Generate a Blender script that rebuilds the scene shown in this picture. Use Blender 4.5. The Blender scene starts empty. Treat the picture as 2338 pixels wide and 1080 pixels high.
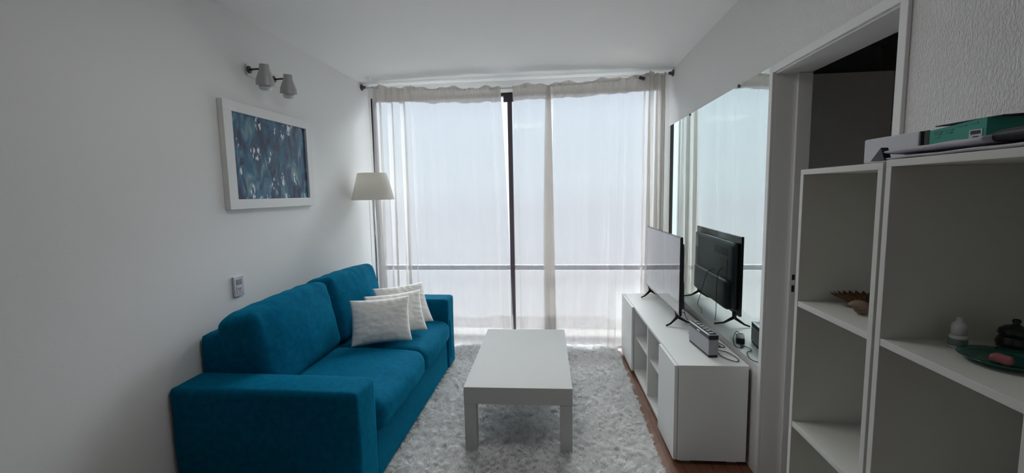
import bpy, bmesh, math, random
import numpy as np
from mathutils import Vector, Matrix, Euler, noise as mnoise

random.seed(7)
rng = np.random.default_rng(11)
SC = bpy.context.scene
COL = SC.collection
PI = math.pi

# ------------------------------------------------------------------ camera
F_PX, PITCH, YAW, ROLL, EYE = 987.28, 0.1011, 0.1066, 0.0189, 1.41
cam_data = bpy.data.cameras.new('camera')
cam = bpy.data.objects.new('camera', cam_data)
COL.objects.link(cam)
cam_data.sensor_fit = 'HORIZONTAL'
cam_data.sensor_width = 36.0
cam_data.lens = 36.0 * F_PX / 2338.0
cam_data.clip_start = 0.05
fwd = Vector((-math.sin(YAW) * math.cos(PITCH), math.cos(YAW) * math.cos(PITCH), -math.sin(PITCH)))
right0 = Vector((math.cos(YAW), math.sin(YAW), 0))
up0 = right0.cross(fwd)
rt = right0 * math.cos(ROLL) + up0 * -math.sin(ROLL)
upv = up0 * math.cos(ROLL) + right0 * math.sin(ROLL)
M = Matrix((rt, upv, -fwd)).transposed().to_4x4()
M.translation = Vector((0, 0, EYE))
cam.matrix_world = M
SC.camera = cam

# ------------------------------------------------------------------ world and light
SC.view_settings.view_transform = 'Standard'
SC.view_settings.look = 'None'
SC.view_settings.gamma = 1.0
SC.view_settings.use_curve_mapping = False
SC.view_settings.exposure = 0.0

world = bpy.data.worlds.new('sky')
SC.world = world
world.use_nodes = True
wn, wl = world.node_tree.nodes, world.node_tree.links
wn.clear()
w_out = wn.new('ShaderNodeOutputWorld')
w_bg = wn.new('ShaderNodeBackground')
w_tc = wn.new('ShaderNodeTexCoord')
w_sep = wn.new('ShaderNodeSeparateXYZ')
w_ramp = wn.new('ShaderNodeValToRGB')
wl.new(w_tc.outputs['Generated'], w_sep.inputs[0])
w_map = wn.new('ShaderNodeMapRange')
w_map.inputs['From Min'].default_value = -1.0
w_map.inputs['From Max'].default_value = 1.0
wl.new(w_sep.outputs['Z'], w_map.inputs['Value'])
wl.new(w_map.outputs[0], w_ramp.inputs[0])
# overcast-bright sky: much brighter overhead than the hazy horizon, light ground below
cr = w_ramp.color_ramp
SKY = [(-1.0, (0.30, 0.295, 0.29)), (-0.52, (0.30, 0.295, 0.29)), (-0.38, (0.042, 0.042, 0.044)), (-0.04, (0.039, 0.041, 0.048)), (0.02, (0.041, 0.046, 0.053)),
       (0.24, (0.041, 0.047, 0.057)), (0.36, (0.48, 0.52, 0.58)), (0.62, (0.94, 0.97, 1.0)), (1.0, (0.90, 0.95, 1.0))]
cr.elements[0].position = 0.0; cr.elements[0].color = (*SKY[0][1], 1)
cr.elements[1].position = 1.0; cr.elements[1].color = (*SKY[-1][1], 1)
for z_, c_ in SKY[1:-1]:
    e = cr.elements.new((z_ + 1) / 2); e.color = (*c_, 1)
w_bg.inputs[1].default_value = 30.0
wl.new(w_ramp.outputs[0], w_bg.inputs[0])
wl.new(w_bg.outputs[0], w_out.inputs[0])

# room measures
XL, XR, YB, YN, H = -1.728, 0.957, 3.93, -2.6, 2.40

# light portal in the window opening: only guides the sampling of the sky
pl = bpy.data.lights.new('window_daylight', 'AREA')
pl.shape = 'RECTANGLE'; pl.size = 2.6; pl.size_y = 2.26
pl.cycles.is_portal = True
po = bpy.data.objects.new('window_daylight', pl)
po.location = (-0.39, 3.99, 1.14)
po.rotation_euler = (-PI / 2, 0, 0)
COL.objects.link(po)

# added fill light, out of view on the ceiling, lifting shadows daylight leaves dark
CLX, CLY, CLS = -0.38, 1.66, 0.56
cl = bpy.data.lights.new('added_fill_lamp', 'AREA')
cl.shape = 'SQUARE'; cl.size = CLS - 0.04; cl.energy = 5.2; cl.color = (1.0, 0.985, 0.96)
clo = bpy.data.objects.new('added_fill_lamp', cl)
clo.location = (CLX, CLY, H - 0.033)
COL.objects.link(clo)

# ------------------------------------------------------------------ material helpers
MATS = {}
def base_mat(name):
    m = bpy.data.materials.new(name); m.use_nodes = True
    n = m.node_tree.nodes; n.clear()
    o = n.new('ShaderNodeOutputMaterial')
    return m, n, m.node_tree.links, o

def mat(name, col, rough=0.5, metal=0.0, bump=0.0, bscale=200, vary=0.0, vscale=8, sheen=0.0,
        spec=0.5, bdist=0.002, detail=3, coat=0.0, trans=0.0, alpha=1.0):
    m, n, l, o = base_mat(name)
    b = n.new('ShaderNodeBsdfPrincipled')
    b.inputs['Base Color'].default_value = (*col, 1)
    b.inputs['Roughness'].default_value = rough
    b.inputs['Metallic'].default_value = metal
    b.inputs['Specular IOR Level'].default_value = spec
    b.inputs['Sheen Weight'].default_value = sheen
    b.inputs['Coat Weight'].default_value = coat
    b.inputs['Transmission Weight'].default_value = trans
    tc = n.new('ShaderNodeTexCoord')
    if vary > 0:
        t = n.new('ShaderNodeTexNoise'); t.inputs['Scale'].default_value = vscale
        t.inputs['Detail'].default_value = 4
        l.new(tc.outputs['Object'], t.inputs['Vector'])
        mx = n.new('ShaderNodeMixRGB'); mx.blend_type = 'MULTIPLY'; mx.inputs[0].default_value = 1
        mx.inputs[1].default_value = (*col, 1)
        r = n.new('ShaderNodeValToRGB')
        r.color_ramp.elements[0].position = 0.3; r.color_ramp.elements[1].position = 0.7
        r.color_ramp.elements[0].color = (1 - vary,) * 3 + (1,)
        r.color_ramp.elements[1].color = (1, 1, 1, 1)
        l.new(t.outputs[0], r.inputs[0]); l.new(r.outputs[0], mx.inputs[2])
        l.new(mx.outputs[0], b.inputs['Base Color'])
    if bump > 0:
        t = n.new('ShaderNodeTexNoise'); t.inputs['Scale'].default_value = bscale
        t.inputs['Detail'].default_value = detail
        l.new(tc.outputs['Object'], t.inputs['Vector'])
        bp = n.new('ShaderNodeBump'); bp.inputs['Strength'].default_value = bump
        bp.inputs['Distance'].default_value = bdist
        l.new(t.outputs[0], bp.inputs['Height']); l.new(bp.outputs[0], b.inputs['Normal'])
    l.new(b.outputs[0], o.inputs[0])
    return m

M_wall = mat('plaster_smooth', (0.88, 0.88, 0.87), 0.85, bump=0.12, bscale=90, bdist=0.003, spec=0.2)
M_ceil = mat('ceiling_paint', (0.88, 0.88, 0.875), 0.9, bump=0.15, bscale=30, bdist=0.004, spec=0.2)

def stucco():
    m, n, l, o = base_mat('stucco')
    b = n.new('ShaderNodeBsdfPrincipled'); b.inputs['Base Color'].default_value = (0.85, 0.84, 0.83, 1)
    b.inputs['Roughness'].default_value = 0.8; b.inputs['Specular IOR Level'].default_value = 0.25
    tc = n.new('ShaderNodeTexCoord'); mp = n.new('ShaderNodeMapping')
    mp.inputs['Scale'].default_value = (1, 1.6, 0.65)
    t = n.new('ShaderNodeTexNoise'); t.inputs['Scale'].default_value = 120; t.inputs['Detail'].default_value = 2
    t.inputs['Distortion'].default_value = 0.6
    r = n.new('ShaderNodeValToRGB'); r.color_ramp.elements[0].position = 0.42; r.color_ramp.elements[1].position = 0.62
    bp = n.new('ShaderNodeBump'); bp.inputs['Strength'].default_value = 0.6; bp.inputs['Distance'].default_value = 0.003
    l.new(tc.outputs['Object'], mp.inputs[0]); l.new(mp.outputs[0], t.inputs['Vector'])
    l.new(t.outputs[0], r.inputs[0]); l.new(r.outputs[0], bp.inputs['Height'])
    l.new(bp.outputs[0], b.inputs['Normal']); l.new(b.outputs[0], o.inputs[0])
    return m
M_stucco = stucco()

def floor_mat():
    m, n, l, o = base_mat('parquet')
    b = n.new('ShaderNodeBsdfPrincipled'); b.inputs['Roughness'].default_value = 0.4
    tc = n.new('ShaderNodeTexCoord'); mp = n.new('ShaderNodeMapping')
    mp.inputs['Rotation'].default_value = (0, 0, PI / 2)
    br = n.new('ShaderNodeTexBrick'); br.inputs['Scale'].default_value = 1
    br.inputs['Brick Width'].default_value = 0.42; br.inputs['Row Height'].default_value = 0.07
    br.inputs['Mortar Size'].default_value = 0.0015
    br.inputs['Color1'].default_value = (0.24, 0.105, 0.06, 1)
    br.inputs['Color2'].default_value = (0.17, 0.07, 0.035, 1)
    br.inputs['Mortar'].default_value = (0.03, 0.015, 0.01, 1)
    t = n.new('ShaderNodeTexNoise'); t.inputs['Scale'].default_value = 14; t.inputs['Detail'].default_value = 6
    mp2 = n.new('ShaderNodeMapping'); mp2.inputs['Scale'].default_value = (8, 1, 1)
    l.new(tc.outputs['Object'], mp.inputs[0]); l.new(mp.outputs[0], br.inputs['Vector'])
    l.new(tc.outputs['Object'], mp2.inputs[0]); l.new(mp2.outputs[0], t.inputs['Vector'])
    mx = n.new('ShaderNodeMixRGB'); mx.blend_type = 'OVERLAY'; mx.inputs[0].default_value = 0.5
    l.new(br.outputs[0], mx.inputs[1]); l.new(t.outputs[0], mx.inputs[2])
    l.new(mx.outputs[0], b.inputs['Base Color']); l.new(b.outputs[0], o.inputs[0])
    return m
M_floor = floor_mat()

M_trim = mat('trim_paint', (0.86, 0.85, 0.84), 0.45, bump=0.1, bscale=20)
M_lam = mat('white_laminate', (0.82, 0.83, 0.81), 0.5, spec=0.25, bump=0.04, bscale=40)
M_table = mat('white_lacquer', (0.50, 0.50, 0.485), 0.6, spec=0.12, bump=0.05, bscale=30)
M_shelf = mat('white_melamine', (0.76, 0.76, 0.71), 0.5, bump=0.12, bscale=300, bdist=0.001)
M_sofa = mat('teal_velour', (0.0, 0.122, 0.235), 0.85, bump=0.5, bscale=260, bdist=0.002, vary=0.26, vscale=38, sheen=0.0, spec=0.04)
def add_sheen(m, w, tint, r=0.5):
    for nd in m.node_tree.nodes:
        if nd.type == 'BSDF_PRINCIPLED':
            nd.inputs['Sheen Weight'].default_value = w
            nd.inputs['Sheen Tint'].default_value = (*tint, 1)
            nd.inputs['Sheen Roughness'].default_value = r
add_sheen(M_sofa, 0.28, (0.0, 0.55, 0.8))
M_pillow = mat('ivory_satin', (0.93, 0.91, 0.875), 0.55, bump=0.3, bscale=30, bdist=0.004, sheen=0.1)
M_chrome = mat('chrome', (0.55, 0.56, 0.58), 0.2, metal=1.0)
M_steel_dark = mat('dark_steel', (0.10, 0.09, 0.09), 0.4, metal=0.6)
M_frame_dark = mat('bronze_aluminium', (0.035, 0.025, 0.03), 0.4, metal=0.2)
M_rail = mat('grey_aluminium', (0.16, 0.17, 0.20), 0.6, spec=0.2)
M_black = mat('black_plastic', (0.012, 0.013, 0.016), 0.45)
M_black_gloss = mat('black_gloss', (0.01, 0.01, 0.012), 0.15)
M_tv_back = mat('tv_back_plastic', (0.016, 0.02, 0.028), 0.42, bump=0.1, bscale=300)
M_sticker = mat('grey_sticker', (0.45, 0.46, 0.48), 0.5, vary=0.5, vscale=60)
M_silver = mat('silver_grille', (0.34, 0.34, 0.36), 0.42, metal=0.55, bump=0.3, bscale=900, bdist=0.0008)
M_button = mat('button_grey', (0.30, 0.30, 0.32), 0.5)
M_sconce = mat('sconce_enamel', (0.42, 0.43, 0.42), 0.4, metal=0.25)
M_plate = mat('plate_white', (0.80, 0.79, 0.76), 0.4)
M_bulb = mat('bulb_glass', (0.72, 0.72, 0.74), 0.3)
M_frame = mat('frame_white_wood', (0.82, 0.82, 0.81), 0.45, bump=0.1, bscale=50)
M_outlet = mat('outlet_plastic', (0.62, 0.61, 0.66), 0.35)
M_outlet_grey = mat('outlet_switch_grey', (0.30, 0.30, 0.34), 0.4)
M_dark_hole = mat('socket_dark', (0.02, 0.02, 0.02), 0.6)
M_screen = mat('tv_screen', (0.01, 0.01, 0.012), 0.06, spec=1.0, coat=1.0)
M_backboard = mat('brown_hardboard', (0.10, 0.06, 0.035), 0.7, vary=0.4, vscale=9)
M_wardrobe = mat('wardrobe_grey', (0.85, 0.84, 0.80), 0.6)
M_storage_dark = mat('storage_dark', (0.20, 0.20, 0.20), 0.7, vary=0.4, vscale=6)
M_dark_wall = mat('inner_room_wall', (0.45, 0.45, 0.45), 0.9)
M_cardboard_white = mat('white_card', (0.66, 0.66, 0.70), 0.6, vary=0.06)
M_card_dark = mat('dark_card', (0.045, 0.045, 0.045), 0.7)
M_green = mat('green_card', (0.02, 0.33, 0.25), 0.5, vary=0.12, vscale=30)
M_green_print = mat('green_print', (0.01, 0.24, 0.19), 0.5)
M_label = mat('label_paper', (0.55, 0.56, 0.58), 0.6)
M_ink = mat('label_ink', (0.06, 0.06, 0.08), 0.6)
M_paper = mat('paper', (0.62, 0.60, 0.66), 0.7, bump=0.3, bscale=12, bdist=0.004)
M_wicker = mat('wicker', (0.30, 0.17, 0.08), 0.8, bump=1.0, bscale=120, bdist=0.004, vary=0.6, vscale=90)
M_shell = mat('seashell', (0.34, 0.24, 0.17), 0.5, bump=0.5, bscale=40, vary=0.4, vscale=40)
M_bottle = mat('bottle_plastic', (0.72, 0.72, 0.70), 0.4)
M_bottle_label = mat('bottle_label', (0.16, 0.22, 0.20), 0.5)
M_jar = mat('dark_ceramic', (0.012, 0.02, 0.016), 0.25, bump=0.2, bscale=40)
M_pink = mat('pink_foil', (0.45, 0.14, 0.16), 0.35, bump=0.6, bscale=60)
M_teal_glass = mat('teal_glass', (0.03, 0.16, 0.13), 0.08, trans=0.45)
M_lampshade_m = None

def translucent_mat(name, dcol, tcol, tfac, transp, bump=0.0, bscale=300):
    m, n, l, o = base_mat(name)
    d = n.new('ShaderNodeBsdfDiffuse'); d.inputs[0].default_value = (*dcol, 1)
    t = n.new('ShaderNodeBsdfTranslucent'); t.inputs[0].default_value = (*tcol, 1)
    tr = n.new('ShaderNodeBsdfTransparent'); tr.inputs[0].default_value = (1.0, 0.975, 0.945, 1)
    m1 = n.new('ShaderNodeMixShader'); m1.inputs[0].default_value = tfac
    m2 = n.new('ShaderNodeMixShader'); m2.inputs[0].default_value = transp
    l.new(d.outputs[0], m1.inputs[1]); l.new(t.outputs[0], m1.inputs[2])
    l.new(m1.outputs[0], m2.inputs[1]); l.new(tr.outputs[0], m2.inputs[2])
    if bump > 0:
        tc = n.new('ShaderNodeTexCoord'); ns = n.new('ShaderNodeTexNoise'); ns.inputs['Scale'].default_value = bscale
        bp = n.new('ShaderNodeBump'); bp.inputs['Strength'].default_value = bump; bp.inputs['Distance'].default_value = 0.003
        l.new(tc.outputs['Object'], ns.inputs['Vector']); l.new(ns.outputs[0], bp.inputs['Height'])
        l.new(bp.outputs[0], d.inputs['Normal'])
    l.new(m2.outputs[0], o.inputs[0])
    return m
M_curtain = translucent_mat('sheer_cotton', (0.90, 0.88, 0.86), (0.90, 0.90, 0.90), 0.065, 0.46)
M_curtain_tape = translucent_mat('curtain_double_layer', (0.88, 0.85, 0.83), (0.90, 0.87, 0.86), 0.10, 0.20)
M_curtain_hem = translucent_mat('curtain_hem_layer', (0.94, 0.91, 0.92), (0.92, 0.89, 0.91), 0.20, 0.30)
M_shade = translucent_mat('shade_linen', (0.92, 0.90, 0.85), (0.92, 0.89, 0.82), 0.35, 0.0, bump=0.2)
M_pile = translucent_mat('shag_pile', (0.97, 0.97, 0.965), (0.96, 0.96, 0.955), 0.25, 0.0)
M_rug_back = mat('rug_backing', (0.66, 0.65, 0.64), 0.95)

def glass_mat():
    m, n, l, o = base_mat('window_glass')
    g = n.new('ShaderNodeBsdfGlossy'); g.inputs['Roughness'].default_value = 0.02
    tr = n.new('ShaderNodeBsdfTransparent'); tr.inputs[0].default_value = (0.95, 0.97, 0.97, 1)
    fr = n.new('ShaderNodeFresnel'); fr.inputs[0].default_value = 1.45
    mx = n.new('ShaderNodeMixShader')
    l.new(fr.outputs[0], mx.inputs[0]); l.new(tr.outputs[0], mx.inputs[1]); l.new(g.outputs[0], mx.inputs[2])
    l.new(mx.outputs[0], o.inputs[0]); return m
M_glass = glass_mat()

def mirror_mat():
    m, n, l, o = base_mat('mirror_silver')
    g = n.new('ShaderNodeBsdfGlossy'); g.inputs['Roughness'].default_value = 0.0
    g.inputs['Color'].default_value = (0.80, 0.87, 0.84, 1)
    l.new(g.outputs[0], o.inputs[0]); return m
M_mirror = mirror_mat()

def painting_mat():
    m, n, l, o = base_mat('painting')
    b = n.new('ShaderNodeBsdfPrincipled'); b.inputs['Roughness'].default_value = 0.35
    tc = n.new('ShaderNodeTexCoord')
    def tex(scale, mscale, det=5, off=(0, 0, 0), dist=0.0):
        mp = n.new('ShaderNodeMapping'); mp.inputs['Scale'].default_value = mscale; mp.inputs['Location'].default_value = off
        t = n.new('ShaderNodeTexNoise'); t.inputs['Scale'].default_value = scale; t.inputs['Detail'].default_value = det
        t.inputs['Distortion'].default_value = dist
        l.new(tc.outputs['Object'], mp.inputs[0]); l.new(mp.outputs[0], t.inputs['Vector'])
        return t
    a = tex(8, (1, 2.0, 0.85), 7, dist=0.9)
    r = n.new('ShaderNodeValToRGB'); e = r.color_ramp.elements
    e[0].position = 0.36; e[0].color = (0.008, 0.012, 0.035, 1)
    e[1].position = 0.68; e[1].color = (0.20, 0.30, 0.33, 1)
    for p_, c_ in ((0.42, (0.015, 0.03, 0.075, 1)), (0.47, (0.02, 0.075, 0.16, 1)), (0.51, (0.03, 0.06, 0.12, 1)), (0.55, (0.02, 0.13, 0.23, 1)), (0.60, (0.06, 0.17, 0.25, 1))):
        x = e.new(p_); x.color = c_
    l.new(a.outputs[0], r.inputs[0])
    c = tex(13, (1, 1.0, 0.45), 3, (3, 1, 5))
    r2 = n.new('ShaderNodeValToRGB'); r2.color_ramp.elements[0].position = 0.55; r2.color_ramp.elements[1].position = 0.72
    l.new(c.outputs[0], r2.inputs[0])
    m1 = n.new('ShaderNodeMixRGB'); m1.inputs[2].default_value = (0.0, 0.15, 0.26, 1)
    l.new(r2.outputs[0], m1.inputs[0]); l.new(r.outputs[0], m1.inputs[1])
    # dabs of white paint: grains inside sparse spots
    mp = n.new('ShaderNodeMapping'); mp.inputs['Scale'].default_value = (1, 1.35, 0.8)
    l.new(tc.outputs['Object'], mp.inputs[0])
    v = n.new('ShaderNodeTexVoronoi'); v.inputs['Scale'].default_value = 9.5; v.inputs['Randomness'].default_value = 0.8
    l.new(mp.outputs[0], v.inputs['Vector'])
    r3 = n.new('ShaderNodeValToRGB'); r3.color_ramp.elements[0].position = 0.29; r3.color_ramp.elements[0].color = (1, 1, 1, 1)
    r3.color_ramp.elements[1].position = 0.36; r3.color_ramp.elements[1].color = (0, 0, 0, 1)
    l.new(v.outputs['Distance'], r3.inputs[0])
    g = tex(40, (1, 1.5, 0.7), 3, (1, 2, 3))
    r4 = n.new('ShaderNodeValToRGB'); r4.color_ramp.elements[0].position = 0.55; r4.color_ramp.elements[1].position = 0.57
    l.new(g.outputs[0], r4.inputs[0])
    mu = n.new('ShaderNodeMath'); mu.operation = 'MULTIPLY'
    l.new(r3.outputs[0], mu.inputs[0]); l.new(r4.outputs[0], mu.inputs[1])
    m2 = n.new('ShaderNodeMixRGB'); m2.inputs[2].default_value = (0.75, 0.8, 0.85, 1)
    l.new(mu.outputs[0], m2.inputs[0]); l.new(m1.outputs[0], m2.inputs[1])
    l.new(m2.outputs[0], b.inputs['Base Color'])
    l.new(b.outputs[0], o.inputs[0]); return m
M_painting = painting_mat()

# ------------------------------------------------------------------ mesh helpers
def link_mesh(name, bm, m, parent=None, smooth=False, mats=None):
    me = bpy.data.meshes.new(name)
    bmesh.ops.recalc_face_normals(bm, faces=bm.faces)
    bm.to_mesh(me); bm.free()
    if smooth:
        for p_ in me.polygons: p_.use_smooth = True
    for mm in (mats or [m]): me.materials.append(mm)
    o = bpy.data.objects.new(name, me); COL.objects.link(o)
    if parent: o.parent = parent
    return o

def bx(bm, x0, x1, y0, y1, z0, z1, bev=0.0, seg=2):
    r = bmesh.ops.create_cube(bm, size=1)
    vs = r['verts']
    for v in vs:
        v.co = Vector(((x0 + x1) / 2 + v.co.x * (x1 - x0), (y0 + y1) / 2 + v.co.y * (y1 - y0), (z0 + z1) / 2 + v.co.z * (z1 - z0)))
    if bev > 0:
        es = list({e for v in vs for e in v.link_edges})
        bmesh.ops.bevel(bm, geom=es, offset=bev, segments=seg, affect='EDGES', profile=0.5)

def box(name, m, dims, parent=None, bev=0.0, seg=2, smooth=False):
    bm = bmesh.new(); bx(bm, *dims, bev=bev, seg=seg)
    return link_mesh(name, bm, m, parent, smooth)

def boxes(name, m, lst, parent=None, bev=0.0):
    bm = bmesh.new()
    for d in lst: bx(bm, *d, bev=bev)
    return link_mesh(name, bm, m, parent)

def lathe(bm, prof, cx=0, cy=0, seg=32, mi=0):
    rings = []
    for r, z in prof:
        if r < 1e-6: rings.append([bm.verts.new((cx, cy, z))])
        else: rings.append([bm.verts.new((cx + r * math.cos(2 * PI * i / seg), cy + r * math.sin(2 * PI * i / seg), z)) for i in range(seg)])
    for a, b in zip(rings, rings[1:]):
        for i in range(seg):
            j = (i + 1) % seg
            if len(a) == 1 and len(b) == 1: continue
            if len(a) == 1: f = bm.faces.new((a[0], b[j], b[i]))
            elif len(b) == 1: f = bm.faces.new((a[i], a[j], b[0]))
            else: f = bm.faces.new((a[i], a[j], b[j], b[i]))
            f.material_index = mi

def tube(bm, pts, r, seg=10, cap=True):
    pts = [Vector(p) for p in pts]
    rings = []
    prev = None
    for i, p in enumerate(pts):
        t = (pts[min(i + 1, len(pts) - 1)] - pts[max(i - 1, 0)]).normalized()
        ref = prev if prev is not None else (Vector((0, 0, 1)) if abs(t.z) < 0.9 else Vector((1, 0, 0)))
        a = (ref - t * ref.dot(t))
        if a.length < 1e-5: a = t.orthogonal()
        a.normalize(); b = t.cross(a); prev = a
        rr = r[i] if isinstance(r, (list, tuple)) else r
        rings.append([bm.verts.new(p + (a * math.cos(2 * PI * k / seg) + b * math.sin(2 * PI * k / seg)) * rr) for k in range(seg)])
    for A, B in zip(rings, rings[1:]):
        for k in range(seg):
            bm.faces.new((A[k], A[(k + 1) % seg], B[(k + 1) % seg], B[k]))
    if cap:
        bm.faces.new(rings[0]); bm.faces.new(rings[-1][::-1])

def smooth_pts(pts, n=8):
    pts = [Vector(p) for p in pts]; out = []
    P = [pts[0]] + pts + [pts[-1]]
    for i in range(1, len(P) - 2):
        for k in range(n):
            t = k / n
            a, b, c, d = P[i - 1], P[i], P[i + 1], P[i + 2]
            out.append(0.5 * ((2 * b) + (-a + c) * t + (2 * a - 5 * b + 4 * c - d) * t * t + (-a + 3 * b - 3 * c + d) * t ** 3))
    out.append(pts[-1]); return out

def cable(name, pts, r, m, parent=None):
    bm = bmesh.new(); tube(bm, smooth_pts(pts), r, 8)
    return link_mesh(name, bm, m, parent, True)

def rbox(bm, hx, hy, hz, r, n=14, bulge=(0, 0, 0), nz=0.0, nfreq=6.0, seed=0, fn=None, T=None):
    """rounded, optionally bulging, subdivided block centred on the origin"""
    tmp = bmesh.new()
    bmesh.ops.create_cube(tmp, size=2)
    bmesh.ops.subdivide_edges(tmp, edges=tmp.edges, cuts=n, use_grid_fill=True)
    H_ = Vector((hx, hy, hz))
    for v in tmp.verts:
        u = v.co.copy()
        u = Vector([math.sin(c * PI / 2) * 0.35 + c * 0.65 for c in u])
        p = Vector([u[i] * H_[i] for i in range(3)])
        q = Vector([max(-(H_[i] - r), min(H_[i] - r, p[i])) for i in range(3)])
        d = p - q
        if d.length > 1e-9:
            p = q + d.normalized() * r
        un = Vector([max(-1, min(1, p[i] / H_[i])) for i in range(3)])
        w = [(1 - un[i] ** 2) for i in range(3)]
        p.x += math.copysign(bulge[0], un.x) * w[1] * w[2] * abs(un.x)
        p.y += math.copysign(bulge[1], un.y) * w[0] * w[2] * abs(un.y)
        p.z += math.copysign(bulge[2], un.z) * w[0] * w[1] * abs(un.z)
        if nz:
            p += mnoise.noise_vector(p * nfreq + Vector((seed, seed * 2, 0))) * nz
            p += mnoise.noise_vector(p * nfreq * 3 + Vector((seed, 9, 0))) * nz * 0.35
        if fn: p = fn(p, un)
        if T is not None: p = T @ p
        v.co = p
    me = bpy.data.meshes.new('tmp'); tmp.to_mesh(me); tmp.free(); bm.from_mesh(me); bpy.data.meshes.remove(me)

def empty(name, loc, rz=0.0):
    o = bpy.data.objects.new(name, None); COL.objects.link(o)
    o.location = loc; o.rotation_euler = (0, 0, rz); o.empty_display_size = 0.1
    return o

def tag(o, label=None, cat=None, group=None, kind=None):
    if label: o['label'] = label
    if cat: o['category'] = cat
    if group: o['group'] = group
    if kind: o['kind'] = kind
    return o

def struct(o): o['kind'] = 'structure'; return o

# ------------------------------------------------------------------ room shell
OY0, OY1, OZ = 1.36, 2.08, 1.915        # doorway in the right wall
WT = 0.15
struct(box('floor', M_floor, (XL - 0.15, 3.0, YN - 0.15, YB + 0.08, -0.08, 0.0)))
struct(box('ceiling', M_ceil, (XL - 0.15, 3.0, YN - 0.15, YB + 0.08, H, H + 0.12)))
struct(box('wall_left', M_wall, (XL - 0.15, XL, YN, YB + 0.08, 0, H)))
struct(boxes('wall_right', M_stucco, [
    (XR, XR + WT, OY1 + 0.005, YB + 0.08, 0, H), (XR, XR + WT, YN, OY0 - 0.005, 0, H),
    (XR, XR + WT, OY0 - 0.005, OY1 + 0.005, OZ + 0.005, H)]))
struct(box('wall_front', M_wall, (XL, XR, YN - 0.15, YN, 0, H)))
# window wall: header beam, narrow piers
WX0, WX1, WZ1 = -1.715, 0.93, 2.30
struct(boxes('wall_back', M_wall, [
    (XL, XR, YB, YB + 0.12, WZ1, H), (XL, WX0, YB, YB + 0.12, 0, WZ1), (WX1, XR, YB, YB + 0.12, 0, WZ1)]))
# inner room seen through the doorway
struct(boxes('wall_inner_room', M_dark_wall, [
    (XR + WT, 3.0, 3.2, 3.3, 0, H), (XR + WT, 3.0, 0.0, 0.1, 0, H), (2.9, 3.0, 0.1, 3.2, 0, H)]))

# window: dark bronze frame, two sliding leaves, transom rail, glass
def window():
    w = empty('window_1', ((WX0 + WX1) / 2, YB + 0.05, 0)); struct(w)
    ox, oy = (WX0 + WX1) / 2, YB + 0.05
    def B(n, lst, mm=M_frame_dark):
        return boxes(n, mm, [(a - ox, b - ox, c - oy, d - oy, e_, f_) for a, b, c, d, e_, f_ in lst], w, bev=0.002)
    y0, y1 = YB + 0.02, YB + 0.07
    B('window_frame', [(WX0, WX1, y0, y1, WZ1 - 0.03, WZ1), (WX0, WX1, y0, y1, 0.0, 0.06),
                       (WX0, WX0 + 0.035, y0, y1, 0.06, WZ1 - 0.03), (WX1 - 0.035, WX1, y0, y1, 0.06, WZ1 - 0.03)])
    B('window_mullion', [(-0.442, -0.402, y0 - 0.005, y1, 0.06, WZ1 - 0.03)])
    B('window_latch', [(-0.475, -0.385, y0 - 0.02, y0 - 0.005, 2.215, 2.285)])
    for a, b in ((WX0 + 0.035, -0.442), (-0.402, WX1 - 0.035)): B('window_rail', [(a, b, y0, y1, 0.695, 0.735)], M_rail)
    for a, b in ((WX0 + 0.035, -0.442), (-0.402, WX1 - 0.035)):
        for c, d in ((0.06, 0.68), (0.745, WZ1 - 0.03)):
            boxes('window_pane', M_glass, [(a - ox, b - ox, 0.0 , 0.004, c, d)], w)
window()
struct(box('trim_1', M_trim, (XL, XR, YB - 0.05, YB + 0.075, 0.0, 0.014), bev=0.003))
# balcony outside
struct(box('balcony_floor', mat('balcony_concrete', (0.16, 0.155, 0.15), 0.9, bump=0.2), (-2.6, 1.8, 4.08, 4.5, -0.14, -0.04)))

# door frame of the doorway: thin casing, jambs with a stop, head
def door():
    d = empty('door_1', (XR, (OY0 + OY1) / 2, 0)); struct(d)
    oy = (OY0 + OY1) / 2
    def B(n, lst, m=M_trim): return boxes(n, m, [(a - XR, b - XR, c - oy, e_ - oy, f_, g_) for a, b, c, e_, f_, g_ in lst], d, bev=0.002)
    B('casing', [(XR - 0.012, XR, OY1 - 0.004, OY1 + 0.026, 0, OZ + 0.03), (XR - 0.012, XR, OY0 - 0.03, OY0, 0, OZ + 0.03),
                 (XR - 0.012, XR, OY0, OY1 - 0.004, OZ - 0.002, OZ + 0.03)])
    B('jamb', [(XR, XR + WT, OY1 - 0.004, OY1 + 0.004, 0, OZ), (XR + 0.09, XR + WT, OY1 - 0.018, OY1 - 0.004, 0, OZ - 0.01)])
    B('jamb', [(XR, XR + WT, OY0 - 0.004, OY0 + 0.004, 0, OZ)])
    B('head', [(XR, XR + WT, OY0, OY1, OZ - 0.008, OZ + 0.004)])
    B('strike_hole', [(XR + 0.100, XR + 0.112, OY1 - 0.0195, OY1 - 0.0175, 0.99, 1.015), (XR + 0.100, XR + 0.112, OY1 - 0.0195, OY1 - 0.0175, 0.935, 0.965)], M_dark_hole)
door()

# casing built around the added fill light, out of view
cfit = empty('added_fill_panel', (CLX, CLY, H)); tag(cfit, 'square fill light panel added flush on the ceiling, out of view', 'ceiling light')
h_ = CLS / 2
boxes('rim', M_trim, [(-h_, h_, -h_, -h_ + 0.015, -0.045, 0), (-h_, h_, h_ - 0.015, h_, -0.045, 0),
                      (-h_, -h_ + 0.015, -h_ + 0.015, h_ - 0.015, -0.045, 0), (h_ - 0.015, h_, -h_ + 0.015, h_ - 0.015, -0.045, 0)], cfit)
box('reflector', M_trim, (-h_ + 0.015, h_ - 0.015, -h_ + 0.015, h_ - 0.015, -0.02, 0.0), cfit)

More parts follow.
